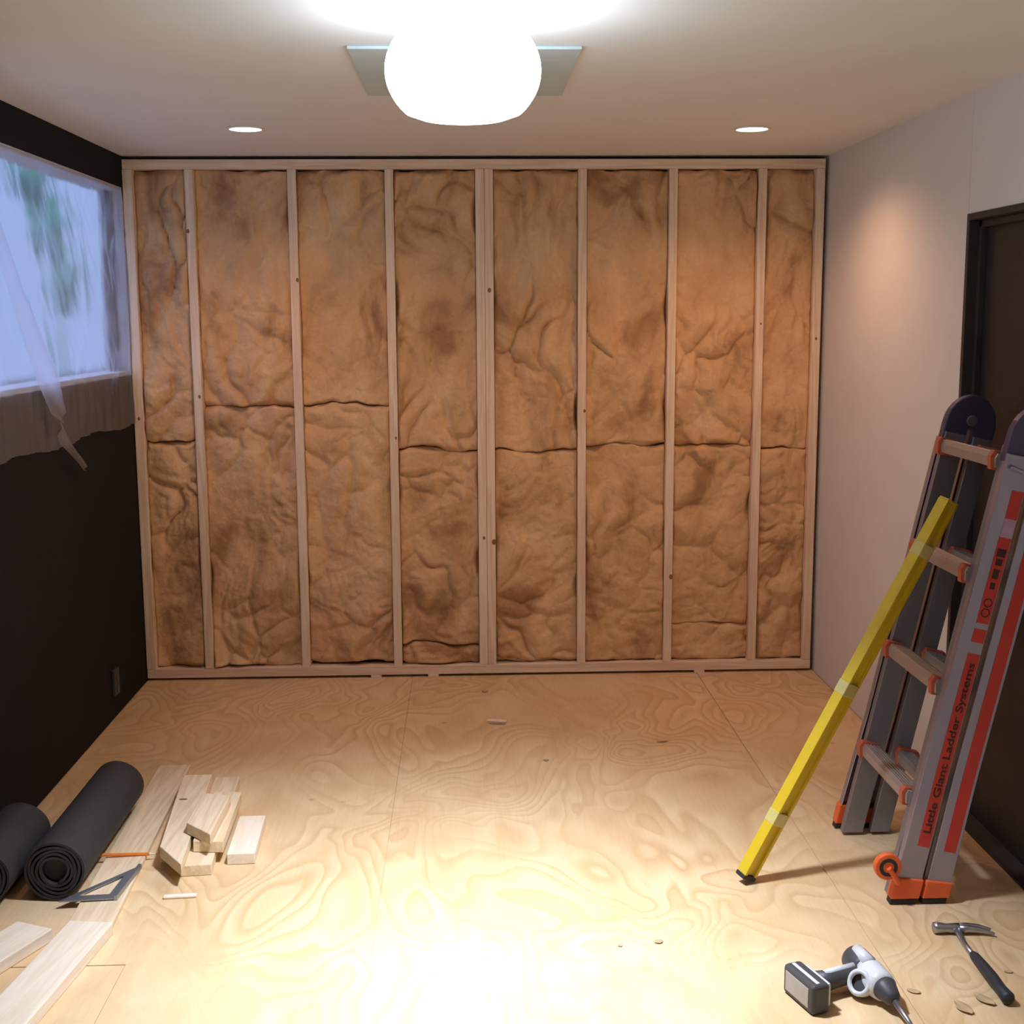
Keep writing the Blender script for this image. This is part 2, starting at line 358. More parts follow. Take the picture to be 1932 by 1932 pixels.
# ceiling access panel partly hidden by the lamp
cp = link('ceiling_panel', BX(1.232, 1.868, -2.35, -1.618, H-0.010, H-0.0005), M_panel, bev=0.002)
cp['kind'] = 'structure'; cp.name = 'trim_1'

# ================================================================== stud wall
def bar_obj(name, x0, x1, y0, y1, z0, z1, m, label, group, bev=0.0025, tilt=0.0):
    cx, cy = (x0+x1)/2, (y0+y1)/2
    o = link(name, BX(x0-cx, x1-cx, y0-cy, y1-cy, 0, z1-z0), m, None, (cx, cy, z0), (0, tilt, 0), bev=bev)
    tag(o, label, 'wall stud' if 'stud' in name else 'wall plate', group); return o
def knots(o, pts, yf=-0.0452):
    """small dark knots flush on the stud face"""
    for (x, z, r) in pts:
        bm = bmesh.new(); lathe(bm, [(0.0005, -0.0006), (r, -0.0004), (r*0.9, 0.0004), (0.0005, 0.0006)], 14, Matrix.Rotation(radians(90), 4, 'X') @ Matrix.Diagonal((1, 1.4, 1, 1)))
        link('knot', bm, M_knot, o, (x, yf, z))
Z0, Z1, Z2, Z3 = 0.012, 0.056, 2.381, 2.424
FY0, FY1 = 0.0, 0.089
pt = link('top_plate', BX(-1.6, 1.6, -0.0445, 0.0445, 0, 0.043), M_plate, None, (1.604, 0.0445, Z2), bev=0.0025)
tag(pt, 'long horizontal pine board across the top of the framed wall', 'wall plate')
pb = link('bottom_plate', BX(-1.6, 1.6, -0.0445, 0.0445, 0, 0.044), M_plate, None, (1.604, 0.0445, Z0), bev=0.0025)
tag(pb, 'long horizontal pine board along the bottom of the framed wall', 'wall plate')
for x, lb in ((1.095, 'pale wood shim under the bottom board, left of the pair near the middle'), (1.37, 'pale wood shim under the bottom board, right of the pair near the middle'), (2.66, 'pale wood shim under the bottom board toward the right wall')):
    o = link('shim', BX(-0.025, 0.025, -0.04, 0.045, 0, 0.0118), M_lum2, None, (x, 0.035, 0.0002)); tag(o, lb, 'shim', 'shims under the bottom board')
SW = 0.0195
studs = [
    (0.003, 0.046, 'reddish pine end stud of the framed wall against the dark left wall', [(0.0, 1.2, .006)]),
    (0.300-SW, 0.300+SW, 'pine stud one narrow bay in from the dark left wall', [(-0.012, 2.05, .007), (0.008, 1.3, .006)]),
    (0.762-SW, 0.762+SW, 'pine stud below and right of the left recessed light', [(0.014, 1.83, .007)]),
    (1.202-SW, 1.202+SW, 'pine stud left of the doubled middle studs', [(0.01, 1.1, .005)]),
    (1.594, 1.634, 'left half of the doubled stud in the middle of the wall', [(0.006, 0.62, .006)]),
    (1.635, 1.675, 'right half of the doubled stud in the middle of the wall', [(0.0, 1.78, .008), (0.012, 0.6, .010)]),
    (2.085-SW, 2.085+SW, 'pine stud first to the right of the doubled studs', [(0.012, 1.22, .006)]),
    (2.503-SW, 2.503+SW, 'pine stud second to the right of the doubled studs', [(0.012, 0.42, .009)]),
    (2.915-SW, 2.915+SW, 'pine stud below the right recessed light, before the end stud', [(0.006, 1.62, .004)]),
    (3.163, 3.203, 'pine end stud of the framed wall beside the white right wall', [(0.0, 1.55, .005)]),
]
for (x0, x1, lb, kn) in studs:
    o = bar_obj('stud', x0, x1, FY0, FY1, Z1+0.0003, Z2-0.0003, M_stud, lb, 'studs of the back wall frame')
    knots(o, kn)

# ------------------------------------------------------------------ insulation batts
def joint(x, z):
    return 0.0 if (z < 0.09 or z > 2.3) else 0.030*noise.noise(Vector((x*5.5, 3.3, 2))) + 0.010*noise.noise(Vector((x*19, 4.1, 5)))
def batt(x0, x1, z0, z1, seed, label, style=0.5, bulge=0.0, ztop=0.0):
    st = 0.0075
    nx = max(8, int((x1-x0)/st)); nz_ = max(6, int((z1-z0)/st))
    cx, cz = (x0+x1)/2, z0
    bm = bmesh.new(); off = Vector((seed*3.1, seed*1.7, seed*2.3)); grid = []
    for j in range(nz_+1):
        row = []
        for i in range(nx+1):
            u, v = i/nx, j/nz_
            x = x0+(x1-x0)*u; za, zb = z0+joint(x, z0), z1+joint(x, z1); z = za+(zb-za)*v
            p = Vector((x, 0, z))
            wv = noise.noise_vector(p*3.4+off)*0.16 + noise.noise_vector(p*11+off)*0.04
            q = Vector(((x+wv.x)*(6.5-1.0*style), (z+wv.z)*(2.6+2.6*style), seed*1.37))
            dist, _ = noise.voronoi(q, distance_metric='DISTANCE', exponent=2.5)
            e = min(1.0, (dist[1]-dist[0])*1.25); pil = e**0.55
            crease = math.exp(-((dist[1]-dist[0])/0.07)**2)
            q2 = Vector(((x+wv.z*1.5)*15, (z+wv.x*1.5)*(7+5*style), seed*2.1)); d2, _ = noise.voronoi(q2, distance_metric='DISTANCE', exponent=2.5)
            e2 = min(1.0, (d2[1]-d2[0])*1.6)**0.6
            def sm(t): t = max(0.0, min(1.0, t)); return t*t*(3-2*t)
            mask = sm(0.5+1.3*noise.noise(p*2.3+off*1.3)); m2 = sm(0.45+1.4*noise.noise(p*3.1+off*2.3))
            h = 0.044*pil*(0.25+0.75*mask) - 0.016*crease*mask*m2 + 0.013*e2*m2 + 0.022*noise.fractal(p*4+off, 1.0, 2.0, 5) + 0.014*(1-style)*noise.noise(Vector((x*14+wv.z*20, z*1.8, seed))) + 0.003*noise.noise(p*38+off)
            ex = min(x-x0, x1-x)/0.018; ez = min(z-za, zb-z)/0.016
            y = 0.044 - h - bulge
            deep = sm(1.6*noise.noise(p*5+off*2)-0.15)               # where the batt pulls away from the stud
            ye = 0.026 + 0.050*deep + 0.012*noise.noise(p*17+off)
            edge = sm(ex/(0.45+0.9*deep+0.4*abs(noise.noise(p*8+off))))
            y = y*edge + max(y, ye)*(1-edge)
            ez_ = sm(ez/(0.5+1.2*sm(0.5+1.5*noise.noise(p*6+off*3)))); y = y*ez_ + max(y, 0.040+0.03*sm(0.4+1.6*noise.noise(Vector((x*9, z*3, seed)))))*(1-ez_)
            y = max(-0.014, min(y, 0.085))
            # ragged top/bottom outline
            zz = z
            if j in (0, nz_) and (z < 0.09 or z > 2.3): zz = z + (0.022 if j == 0 else -0.022)*max(0.0, noise.noise(Vector((x*12, seed, j))))
            row.append(bm.verts.new((x-cx, y, zz-cz)))
        grid.append(row)
    for j in range(nz_):
        for i in range(nx):
            bm.faces.new((grid[j][i], grid[j][i+1], grid[j+1][i+1], grid[j+1][i]))
    # body behind
    rim = [grid[0][i] for i in range(nx+1)] + [grid[j][nx] for j in range(1, nz_+1)] + [grid[nz_][i] for i in range(nx-1, -1, -1)] + [grid[j][0] for j in range(nz_-1, 0, -1)]
    back = [bm.verts.new((v.co.x, 0.0985, v.co.z)) for v in rim]
    for i in range(len(rim)):
        k = (i+1) % len(rim); bm.faces.new((rim[i], rim[k], back[k], back[i]))
    bm.faces.new(back)
    o = link('insulation_batt', bm, M_batt, None, (cx, 0, cz), smooth=True)
    return tag(o, label, 'insulation', 'fibreglass batts between the studs')

g = 0.0015
E0 = [0.046, 0.2805, 0.3195, 0.7425, 0.7815, 1.1825, 1.2215, 1.594, 1.675, 2.0655, 2.1045, 2.4835, 2.5225, 2.8955, 2.9345, 3.163]
splits = [1.155, 1.30, 1.31, 1.10, 1.09, 1.11, 1.10, 1.09]
bayn = ['the narrow bay beside the dark left wall', 'the wide second bay from the left', 'the bay left of the stud beside the middle pair', 'the bay just left of the doubled studs',
        'the bay just right of the doubled studs', 'the second bay right of the doubled studs', 'the bay under the right recessed light', 'the narrow bay beside the white right wall']
styles = [0.2, 0.1, 0.3, 0.0, 0.0, 0.2, 0.2, 0.1]
for b in range(8):
    x0, x1 = E0[2*b]+g, E0[2*b+1]-g; s = splits[b]
    low = Z1+0.001
    third = {3: 0.155, 6: 0.23}.get(b)
    batt(x0, x1, s+0.001, Z2-0.001, 11.3+b*5.17, 'upper fibreglass batt of '+bayn[b], styles[b])
    if third:
        batt(x0, x1, third+0.001, s-0.001, 47.1+b*3.3, 'middle fibreglass batt of '+bayn[b], 0.8, bulge=0.004)
        batt(x0, x1, low, third-0.001, 77.1+b*3.3, 'short fibreglass piece at the foot of '+bayn[b], 0.8, bulge=0.008)
    else:
        batt(x0, x1, low+(0.012 if b == 2 else 0), s-0.001, 47.1+b*3.3, 'lower fibreglass batt of '+bayn[b], 0.7, bulge=0.004)

# ================================================================== lamps
lp = empty('ceiling_lamp', (LAMP_XY[0], LAMP_XY[1], H)); tag(lp, 'glaring round frosted lamp mounted in the middle of the ceiling', 'lamp')
bm = bmesh.new(); lathe(bm, [(0.0, 0), (0.12, 0), (0.12, -0.025), (0.0, -0.025)], 48); link('mounting_plate', bm, M_wbase, lp, smooth=False)
R = 0.185  # dome radius enlarged to stand in for the bloom around the lamp
prof = [(R*sin(radians(t)), -0.150+R*cos(radians(t))*0.78) for t in range(36, 133, 6)]
bm = bmesh.new(); lathe(bm, prof, 56); link('frosted_dome', bm, M_lampside, lp, smooth=True)
rr, zz = prof[-1]
bm = bmesh.new(); lathe(bm, [(rr, zz), (rr*0.75, zz-0.012), (rr*0.4, zz-0.019), (0.001, zz-0.022)], 56); link('bottom_diffuser', bm, M_lampdown, lp, smooth=True)

rc = None
for i, (x, y) in enumerate(RECESSED):
    r = empty('recessed_light', (x, y, H)); tag(r, ('lit round recessed ceiling light near the dark left wall', 'lit round recessed ceiling light near the white right wall')[i], 'ceiling light', 'recessed ceiling lights')
    if i == 0:
        bm = bmesh.new(); lathe(bm, [(0.062, -0.0005), (0.073, -0.0005), (0.072, -0.005), (0.062, -0.006), (0.062, -0.0005)], 40); a = link('trim_ring', bm, M_wbase, r, smooth=True)
        bm = bmesh.new(); lathe(bm, [(0.0005, -0.004), (0.0615, -0.004), (0.0615, -0.0008), (0.0005, -0.0008)], 40); b_ = link('lens', bm, M_can, r); rc = (a, b_)
    else:
        for q in rc: c = q.copy(); col.objects.link(c); c.parent = r

# ================================================================== plastic sheeting over the window
bm = bmesh.new(); NY, NZ = 170, 90; gr = []
def smooth01(t): t = max(0, min(1, t)); return t*t*(3-2*t)
for j in range(NZ+1):
    row = []
    for i in range(NY+1):
        y = -2.42 + (2.395)*i/NY; 
        zb = 1.243 + 0.012*sin(y*7) + 0.015*noise.noise(Vector((y*5, 0, 3)))
        z = zb + (2.292-zb)*j/NZ
        p = Vector((y, z, 0)); t = 1-j/NZ
        x = 0.014 + 0.010*noise.noise(Vector((y*9, z*2.2, 1.5))) + 0.004*noise.noise(Vector((y*30+z*22, z*9, 4)))
        x += 0.016*math.exp(-((y+1.55+ (1.9-z)*(-0.95))/0.035)**2)*smooth01((z-1.38)*6)   # doubled diagonal fold
        x += 0.012*smooth01((0.35-(1-t))*4)*noise.noise(Vector((y*22, z*4, 9)))
        if j == NZ: x = 0.003
        row.append(bm.verts.new((max(0.003, x), y+1.2, z-1.25)))
    gr.append(row)
for j in range(NZ):
    for i in range(NY): bm.faces.new((gr[j][i], gr[j][i+1], gr[j+1][i+1], gr[j+1][i]))
ps = link('plastic_sheeting', bm, M_poly, None, (0, -1.2, 1.25), smooth=True)
tag(ps, 'wrinkled translucent plastic sheeting stapled over the window on the dark wall', 'plastic sheet')
# doubled-over diagonal pleat and hanging corner of the sheet
def strip(name, pts, widths, m, parent, x=0.03, th=0.006, fold=0.006):
    bm = bmesh.new(); rows = []; n = len(pts)
    for i, (y, z) in enumerate(pts):
        a = Vector(pts[min(i+1, n-1)]) - Vector(pts[max(i-1, 0)]); a.normalize(); nrm = Vector((-a.y, a.x)); r = []
        for k in range(7):
            s = (k/6-0.5)*widths[i]; xx = x + fold*cos(k/6*pi*3) + 0.004*noise.noise(Vector((y*20, z*20, k)))
            r.append(bm.verts.new((xx, y+nrm.x*s+1.2, z+nrm.y*s-1.25)))
        rows.append(r)
    for i in range(n-1):
        for k in range(6): bm.faces.new((rows[i][k], rows[i][k+1], rows[i+1][k+1], rows[i+1][k]))
    return link(name, bm, m, parent, smooth=True)
M_pleat = plastic_mat(); M_pleat.name = 'doubled_poly'
for n_ in M_pleat.node_tree.nodes:
    if n_.type == 'MAP_RANGE': n_.inputs[3].default_value = 0.55; n_.inputs[4].default_value = 0.8
strip('pleat', [(-1.78, 2.12), (-1.64, 1.93), (-1.5, 1.74), (-1.36, 1.58), (-1.22, 1.45), (-1.12, 1.36)], [0.12, 0.14, 0.16, 0.19, 0.20, 0.08], M_pleat, ps, x=0.036)
strip('loose_corner', [(-1.16, 1.30), (-1.06, 1.24), (-0.98, 1.19), (-0.90, 1.15), (-0.86, 1.13)], [0.10, 0.07, 0.05, 0.055, 0.03], M_pleat, ps, x=0.028)

# outside, seen blurred through the plastic
def blob(name, m, parts, label, cat):
    bm = bmesh.new(); c0 = Vector(parts[0][0])
    for (c, r) in parts:
        c = Vector(c)-c0; ret = bmesh.ops.create_icosphere(bm, subdivisions=3, radius=1.0)
        for v in ret['verts']:
            d_ = v.co.normalized(); k = 1+0.35*noise.noise(d_*2.5+Vector(c))+0.12*noise.noise(d_*9)
            v.co = Vector((d_.x*r[0]*k, d_.y*r[1]*k, d_.z*r[2]*k)) + c
    return tag(link(name, bm, m, None, c0, smooth=True), label, cat)
blob('shrub', M_green, [((-0.75, 0.98, 1.93), (0.09, 0.09, 0.20)), ((-0.75, 0.80, 2.20), (0.10, 0.12, 0.16)), ((-0.78, 0.62, 2.42), (0.10, 0.16, 0.12)), ((-0.8, 0.98, 0.75), (0.02, 0.02, 1.1))],
     'tall green shrub standing outside the plastic covered window', 'shrub')
for (y, h, w_, lb) in ((1.34, 2.6, 0.06, 'brown wooden post outside the window, nearer the middle of the view'), (1.72, 3.0, 0.10, 'thick brown wooden post outside the window, next to the room corner')):
    bm = bmesh.new(); box(bm, -w_/2, w_/2, -w_/2, w_/2, 0, h); tag(link('post', bm, M_bark, None, (-0.55, y, -0.3), bev=0.004), lb, 'post', 'posts outside the window')
tag(link('low_wall', BX(-0.1, 0.1, -3.2, 2.4, 0, 1.72), M_outwall, None, (-0.72, 0.4, -0.3)), 'low brown wall outside, below the view through the window', 'garden wall')
struct(link('ground', BX(-9, -WT-0.001, -9, 9, -0.36, -0.3), M_ground))

# ================================================================== ladder
LA = radians(12.1)
TL = math.tan(LA)
lad = empty('ladder', (2.772, -2.2, 0), (0, LA, 0)); tag(lad, 'folded aluminium ladder with red lettered stickers leaning on the right wall', 'ladder')
A0, A1, B0, B1 = 0.0, 0.075, 0.092, 0.162
def rail(a0, a1, y0, y1, z1, m, web=None, name='side_rail', lift=0.03, flare=0.0):
    """C-channel; web is the y side carrying the solid face; bottom cut level with the floor"""
    bm = bmesh.new(); t = 0.0035
    if web == 'lo': pr = [(a0, y0), (a1, y0), (a1, y1), (a1-t, y1), (a1-t, y0+t), (a0+t, y0+t), (a0+t, y1), (a0, y1)]
    elif web == 'hi': pr = [(a0, y1), (a0, y0), (a0+t, y0), (a0+t, y1-t), (a1-t, y1-t), (a1-t, y0), (a1, y0), (a1, y1)]
    else: pr = [(a0, y0), (a1, y0), (a1, y1), (a0, y1)]
    def zb(a): return a*TL + lift
    lo = [bm.verts.new((a, y+flare, zb(a))) for a, y in pr]; k = 0.35
    mid = [bm.verts.new((a, y, 0.42)) for a, y in pr]; hi = [bm.verts.new((a, y, z1)) for a, y in pr]
    n = len(pr); bm.faces.new(lo[::-1]); bm.faces.new(hi)
    for i in range(n):
        j = (i+1) % n; bm.faces.new((lo[i], lo[j], mid[j], mid[i])); bm.faces.new((mid[i], mid[j], hi[j], hi[i]))
    return link(name, bm, m, lad, bev=0.0012, seg=1)
OY0, OY1, IY0, IY1 = -0.252, -0.224, -0.218, -0.190          # near outer / near inner rails
FI0, FI1, FO0, FO1 = 0.235, 0.262, 0.268, 0.296              # far inner / far outer rails
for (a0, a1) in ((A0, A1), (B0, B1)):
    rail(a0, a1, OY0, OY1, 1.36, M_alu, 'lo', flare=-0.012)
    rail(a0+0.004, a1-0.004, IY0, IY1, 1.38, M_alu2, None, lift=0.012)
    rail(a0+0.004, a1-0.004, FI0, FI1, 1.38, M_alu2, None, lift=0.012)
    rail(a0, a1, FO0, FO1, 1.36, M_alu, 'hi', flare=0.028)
    # ribs on the far inner rail faces
# hinges
def hinge(y0, y1):
    c = 0.081; pts = []
    pts += [(c-0.082, 1.335), (c-0.008, 1.335), (c-0.006, 1.40), (c+0.006, 1.40), (c+0.008, 1.335), (c+0.082, 1.335)]
    for k in range(15):
        a = pi*k/14; pts.append((c+0.082*cos(a), 1.410+0.100*sin(a)))
    bm = bmesh.new(); prism(bm, [(p[0], p[1]) for p in pts], y0, y1, Matrix(((1, 0, 0, 0), (0, 0, 1, 0), (0, 1, 0, 0), (0, 0, 0, 1))))
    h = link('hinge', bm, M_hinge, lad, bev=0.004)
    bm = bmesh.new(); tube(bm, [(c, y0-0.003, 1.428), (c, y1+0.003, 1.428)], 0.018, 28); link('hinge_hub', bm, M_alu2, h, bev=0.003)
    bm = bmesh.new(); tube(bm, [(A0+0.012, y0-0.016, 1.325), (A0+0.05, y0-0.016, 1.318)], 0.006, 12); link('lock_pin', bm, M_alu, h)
hinge(-0.242, -0.206); hinge(0.244, 0.280)
# rungs with orange-red collars
RZ = [0.318, 0.662, 1.003, 1.338]
for z in RZ:
    for ha, (a0, a1) in enumerate(((-0.010, 0.052), (0.110, 0.166))):
        bm = bmesh.new(); pr = [(a0, 0), (a0+0.006, -0.026), (a1-0.012, -0.026), (a1, 0), (a1-0.004, 0.015), (a0+0.004, 0.015)]
        prism(bm, pr, IY1-0.01, FI0+0.03, Matrix(((1, 0, 0, 0), (0, 0, 1, 0), (0, 1, 0, z), (0, 0, 0, 1))))
        # tread grooves
        for q in range(4): box(bm, a0+0.010+q*0.011, a0+0.015+q*0.011, IY1, FI0, z+0.0148, z+0.0172)
        r_ = link('rung', bm, M_rung, lad, bev=0.0015, seg=1)
        for (ya, yb) in ((IY1-0.003, IY1+0.022), (FI0-0.022, FI0+0.006)):
            bm = bmesh.new(); s = -1 if ha == 0 else 1; ext = 0.012
            aa, ab = (a0-ext, a1+0.002) if ha == 0 else (a0-0.002, a1+ext+0.012)
            prism(bm, [(aa, 0.004), (aa+0.010, -0.034), (ab-0.014, -0.032), (ab, 0.0), (ab-0.012, 0.020), (aa+0.008, 0.022)], ya, yb, Matrix(((1, 0, 0, 0), (0, 0, 1, 0), (0, 1, 0, z), (0, 0, 0, 1))))
            link('rung_collar', bm, M_collar, r_, bev=0.002)
# feet
def foot(a0, a1, y0, y1):
    bm = bmesh.new(); v = box(bm, a0-0.005, a1+0.004, y0, y1, 0, 0.095)
    for q in v:
        if q.co.z < 0.01: q.co.z = q.co.x*TL + 0.020
        else: q.co.z = q.co.x*TL*0.4 + 0.088
    f = link('foot', bm, M_orange, lad, bev=0.004)
    bm = bmesh.new(); v = box(bm, a0-0.002, a1, y0+0.004, y1-0.002, 0, 0.02)
    for q in v: q.co.z = q.co.x*TL + (0.0015 if q.co.z < 0.01 else 0.0195)
    link('rubber_pad', bm, M_rub, f, bev=0.003)
for (a0, a1) in ((A0, A1), (B0, B1)):
    foot(a0, a1, OY0-0.018, OY1-0.006); foot(a0, a1, FO0+0.022, FO1+0.034)
# transport wheel on its orange bracket
wz = 0.118; wa = -0.040; wy = OY0-0.020
bm = bmesh.new(); tube(bm, [(wa, wy-0.008, wz), (wa, wy+0.014, wz)], 0.040, 36)
wh = link('wheel', bm, M_orange, lad, bev=0.004)
bm = bmesh.new(); lathe(bm, [(0.0165, 0), (0.027, 0), (0.027, 0.003), (0.0165, 0.003), (0.0165, 0)], 36, Matrix.Translation((wa, wy-0.0095, wz)) @ Matrix.Rotation(radians(-90), 4, 'X')); link('tyre_ring', bm, M_rub, wh)
bm = bmesh.new()
tube(bm, [(wa, wy-0.0125, wz), (wa+0.02, wy-0.010, wz-0.018), (A0+0.004, wy, 0.075)], [0.008, 0.008, 0.010], 14); link('wheel_bracket', bm, M_orange, wh)
# stickers
def stick(name, a0, a1, z0, z1, m, y=OY0-0.0012):
    bm = bmesh.new(); sk = 0.0
    box(bm, a0, a1, y, y+0.0009, z0, z1); return link(name, bm, m, lad)
SA0, SA1 = 0.036, 0.072
def fy(z): return -0.012*max(0, (0.42-z)/0.42) if z < 0.42 else 0
def sloped(name, a0, a1, z0, z1, m, dy=0.0014):
    bm = bmesh.new(); zs = [z0] + ([0.42] if z0 < 0.42 < z1 else []) + [z1]
    rows = [[bm.verts.new((a, OY0+fy(z)-dy+q, z)) for (a, q) in ((a0, 0), (a1, 0), (a1, 0.0008), (a0, 0.0008))] for z in zs]
    bm.faces.new(rows[0][::-1]); bm.faces.new(rows[-1])
    for i in range(len(rows)-1):
        for k in range(4): bm.faces.new((rows[i][k], rows[i][(k+1) % 4], rows[i+1][(k+1) % 4], rows[i+1][k]))
    return link(name, bm, m, lad)
sloped('sticker', SA0+0.002, SA1, 1.180, 1.262, M_red)
sloped('sticker', SA0+0.002, SA1, 1.128, 1.178, M_purple)['label'] = 'pale lilac sticker panel'
s2 = sloped('sticker', SA0, SA1, 0.873, 1.126, M_red)
bm = bmesh.new()
for (zc, hh, aw) in ((1.082, 0.012, 0.013), (1.055, 0.010, 0.010), (1.02, 0.014, 0.009), (0.985, 0.010, 0.007)):
    box(bm, 0.054-aw, 0.054+aw, OY0-0.0020, OY0-0.0015, zc-hh, zc+hh)
link('emblem', bm, M_text, s2)
bm = bmesh.new()
for zc in (0.935, 0.905):
    Mx = Matrix.Translation((0.054, OY0-0.0016, zc)) @ Matrix.Rotation(radians(90), 4, 'X'); lathe(bm, [(0.010, 0), (0.013, 0), (0.013, 0.0006), (0.010, 0.0006), (0.010, 0)], 28, Mx)
link('emblem_ring', bm, M_text, s2)
sloped('sticker', SA0, SA1, 0.816, 0.856, M_red)
s3 = sloped('sticker', SA0, SA1, 0.192, 0.782, M_red)
sloped('sticker', 0.117, 0.153, 0.190, 1.14, M_red)['label'] = 'plain red sticker strip'
# lettering
def text_mesh(body, size, m, parent, M4, name='lettering', bold=0.0, sx=1.0):
    cu = bpy.data.curves.new(name, 'FONT'); cu.body = body; cu.size = size; cu.extrude = 0.0003; cu.offset = bold; cu.align_x = 'LEFT'; cu.align_y = 'CENTER'
    to = bpy.data.objects.new(name, cu); col.objects.link(to)
    bpy.context.view_layer.update()
    me = bpy.data.meshes.new_from_object(to.evaluated_get(bpy.context.evaluated_depsgraph_get()))
    bpy.data.objects.remove(to)
    xs = [v.co.x for v in me.vertices]; k = sx/(max(xs)-min(xs)); x0 = min(xs)
    for v in me.vertices: v.co = M4 @ Vector(((v.co.x-x0)*k, v.co.y, v.co.z))
    me.materials.clear(); me.materials.append(m); o = bpy.data.objects.new(name, me); col.objects.link(o); o.parent = parent; return o
ang = math.atan(0.012/0.42)
TM = Matrix(((0, -1, 0, 0.0545), (-0.0, 0, -1, OY0-0.0135), (1, 0, 0, 0.235), (0, 0, 0, 1)))
def bend(o):
    for v in o.data.vertices: v.co.y = OY0 + fy(v.co.z) - 0.0017 - (0.0006 if v.co.y < OY0-0.0135 else 0)
bend(text_mesh('Little Giant Ladder Systems', 0.030, M_text, s3, TM, bold=0.0005, sx=0.52))

# ================================================================== spirit level leaning on the ladder
foot_p = Vector((2.379, -2.295, 0.0)); top_p = Vector((2.985, -2.24, 1.165))
ax = (top_p-foot_p).normalized(); Lg = (top_p-foot_p).length
viewd = Vector((-0.15, -1, 0.1)); ya = viewd - ax*viewd.dot(ax); ya.normalize()
# turn the box so two faces show
xa = ya.cross(ax).normalized(); q = Matrix.Rotation(radians(40), 3, ax); xa = q @ xa; ya = q @ ya
lv = bpy.data.objects.new('spirit_level', None); col.objects.link(lv)
lv.matrix_world = Matrix(((xa.x, ya.x, ax.x, foot_p.x), (xa.y, ya.y, ax.y, foot_p.y), (xa.z, ya.z, ax.z, foot_p.z+0.016), (0, 0, 0, 1)))
tag(lv, 'long yellow spirit level leaning against the aluminium ladder', 'spirit level')
hw, hd, fl_ = 0.027, 0.0125, 0.0035
bm = bmesh.new()   # I-beam with thick edges
pr = [(-hw, -hd), (-hw+0.011, -hd), (-hw+0.013, -0.0065), (hw-0.013, -0.0065), (hw-0.011, -hd), (hw, -hd), (hw, hd), (hw-0.011, hd), (hw-0.013, 0.0065), (-hw+0.013, 0.0065), (-hw+0.011, hd), (-hw, hd)]
prism(bm, [(p[0]*1.0, p[1]*1.5) for p in pr], 0.012, Lg-0.02); link('beam', bm, M_yellow, lv, bev=0.0015)
bm = bmesh.new(); box(bm, -hw-0.001, hw+0.001, -hd*1.5-0.001, hd*1.5+0.001, 0, 0.016); link('end_cap', bm, M_rub, lv, bev=0.004)
bm = bmesh.new(); box(bm, -hw+0.001, hw-0.001, -hd*1.5+0.001, hd*1.5-0.001, Lg-0.0205, Lg-0.014); link('end_cap', bm, M_yellow, lv, bev=0.002)
for s in (0.16, 0.50, 0.86):
    bm = bmesh.new(); z = s*Lg
    box(bm, -hw+0.004, hw+0.0015, -hd*1.5-0.0012, hd*1.5+0.0012, z-0.020, z+0.022)
    v_ = link('vial_window', bm, M_vial, lv, bev=0.002)

# ================================================================== tar paper rolls
def roll(name, c, L_, r, rz, label, loose=0.0, turns=5):
    """rolled felt: axis along local y, spiral visible at both ends, r outer radius"""
    e = empty(name, c, (0, 0, rz)); tag(e, label, 'roll')
    bm = bmesh.new(); N_ = 48*turns; r0 = r*0.42; rows = []
    th = (r-r0)/turns*0.85
    for i in range(N_+1):
        t = i/N_; a = t*turns*2*pi - pi/2 + 0.3; rr_ = r0+(r-r0)*t
        wob = 0.0015*sin(a*3+t*9)
        row = []
        for (yy, dr) in ((-L_/2+0.004*sin(a*2), 0), (L_/2, 0), (L_/2, -th*0.8), (-L_/2+0.004*sin(a*2), -th*0.8)):
            R_ = rr_+dr+wob; row.append(bm.verts.new((R_*cos(a), yy, r+R_*sin(a)*1.0)))
        rows.append(row)
    for i in range(N_):
        for k in range(4): bm.faces.new((rows[i][k], rows[i][(k+1) % 4], rows[i+1][(k+1) % 4], rows[i+1][k]))
    bm.faces.new(rows[0][::-1]); bm.faces.new(rows[-1])
    link('rolled_felt', bm, M_felt, e, smooth=False)
    bm = bmesh.new(); tube(bm, [(0, -L_/2+0.02, r), (0, L_/2-0.02, r)], r0*0.93, 32); link('core', bm, M_felt, e, smooth=False)
    return e
roll('tar_paper_roll', (0.308, -1.975, 0.0), 0.70, 0.095, radians(0), 'long roll of black tar paper lying beside the flat pine board')
roll('tar_paper_roll', (0.105, -2.19, 0.0), 0.37, 0.096, radians(0), 'shorter roll of black tar paper tucked against the dark left wall')

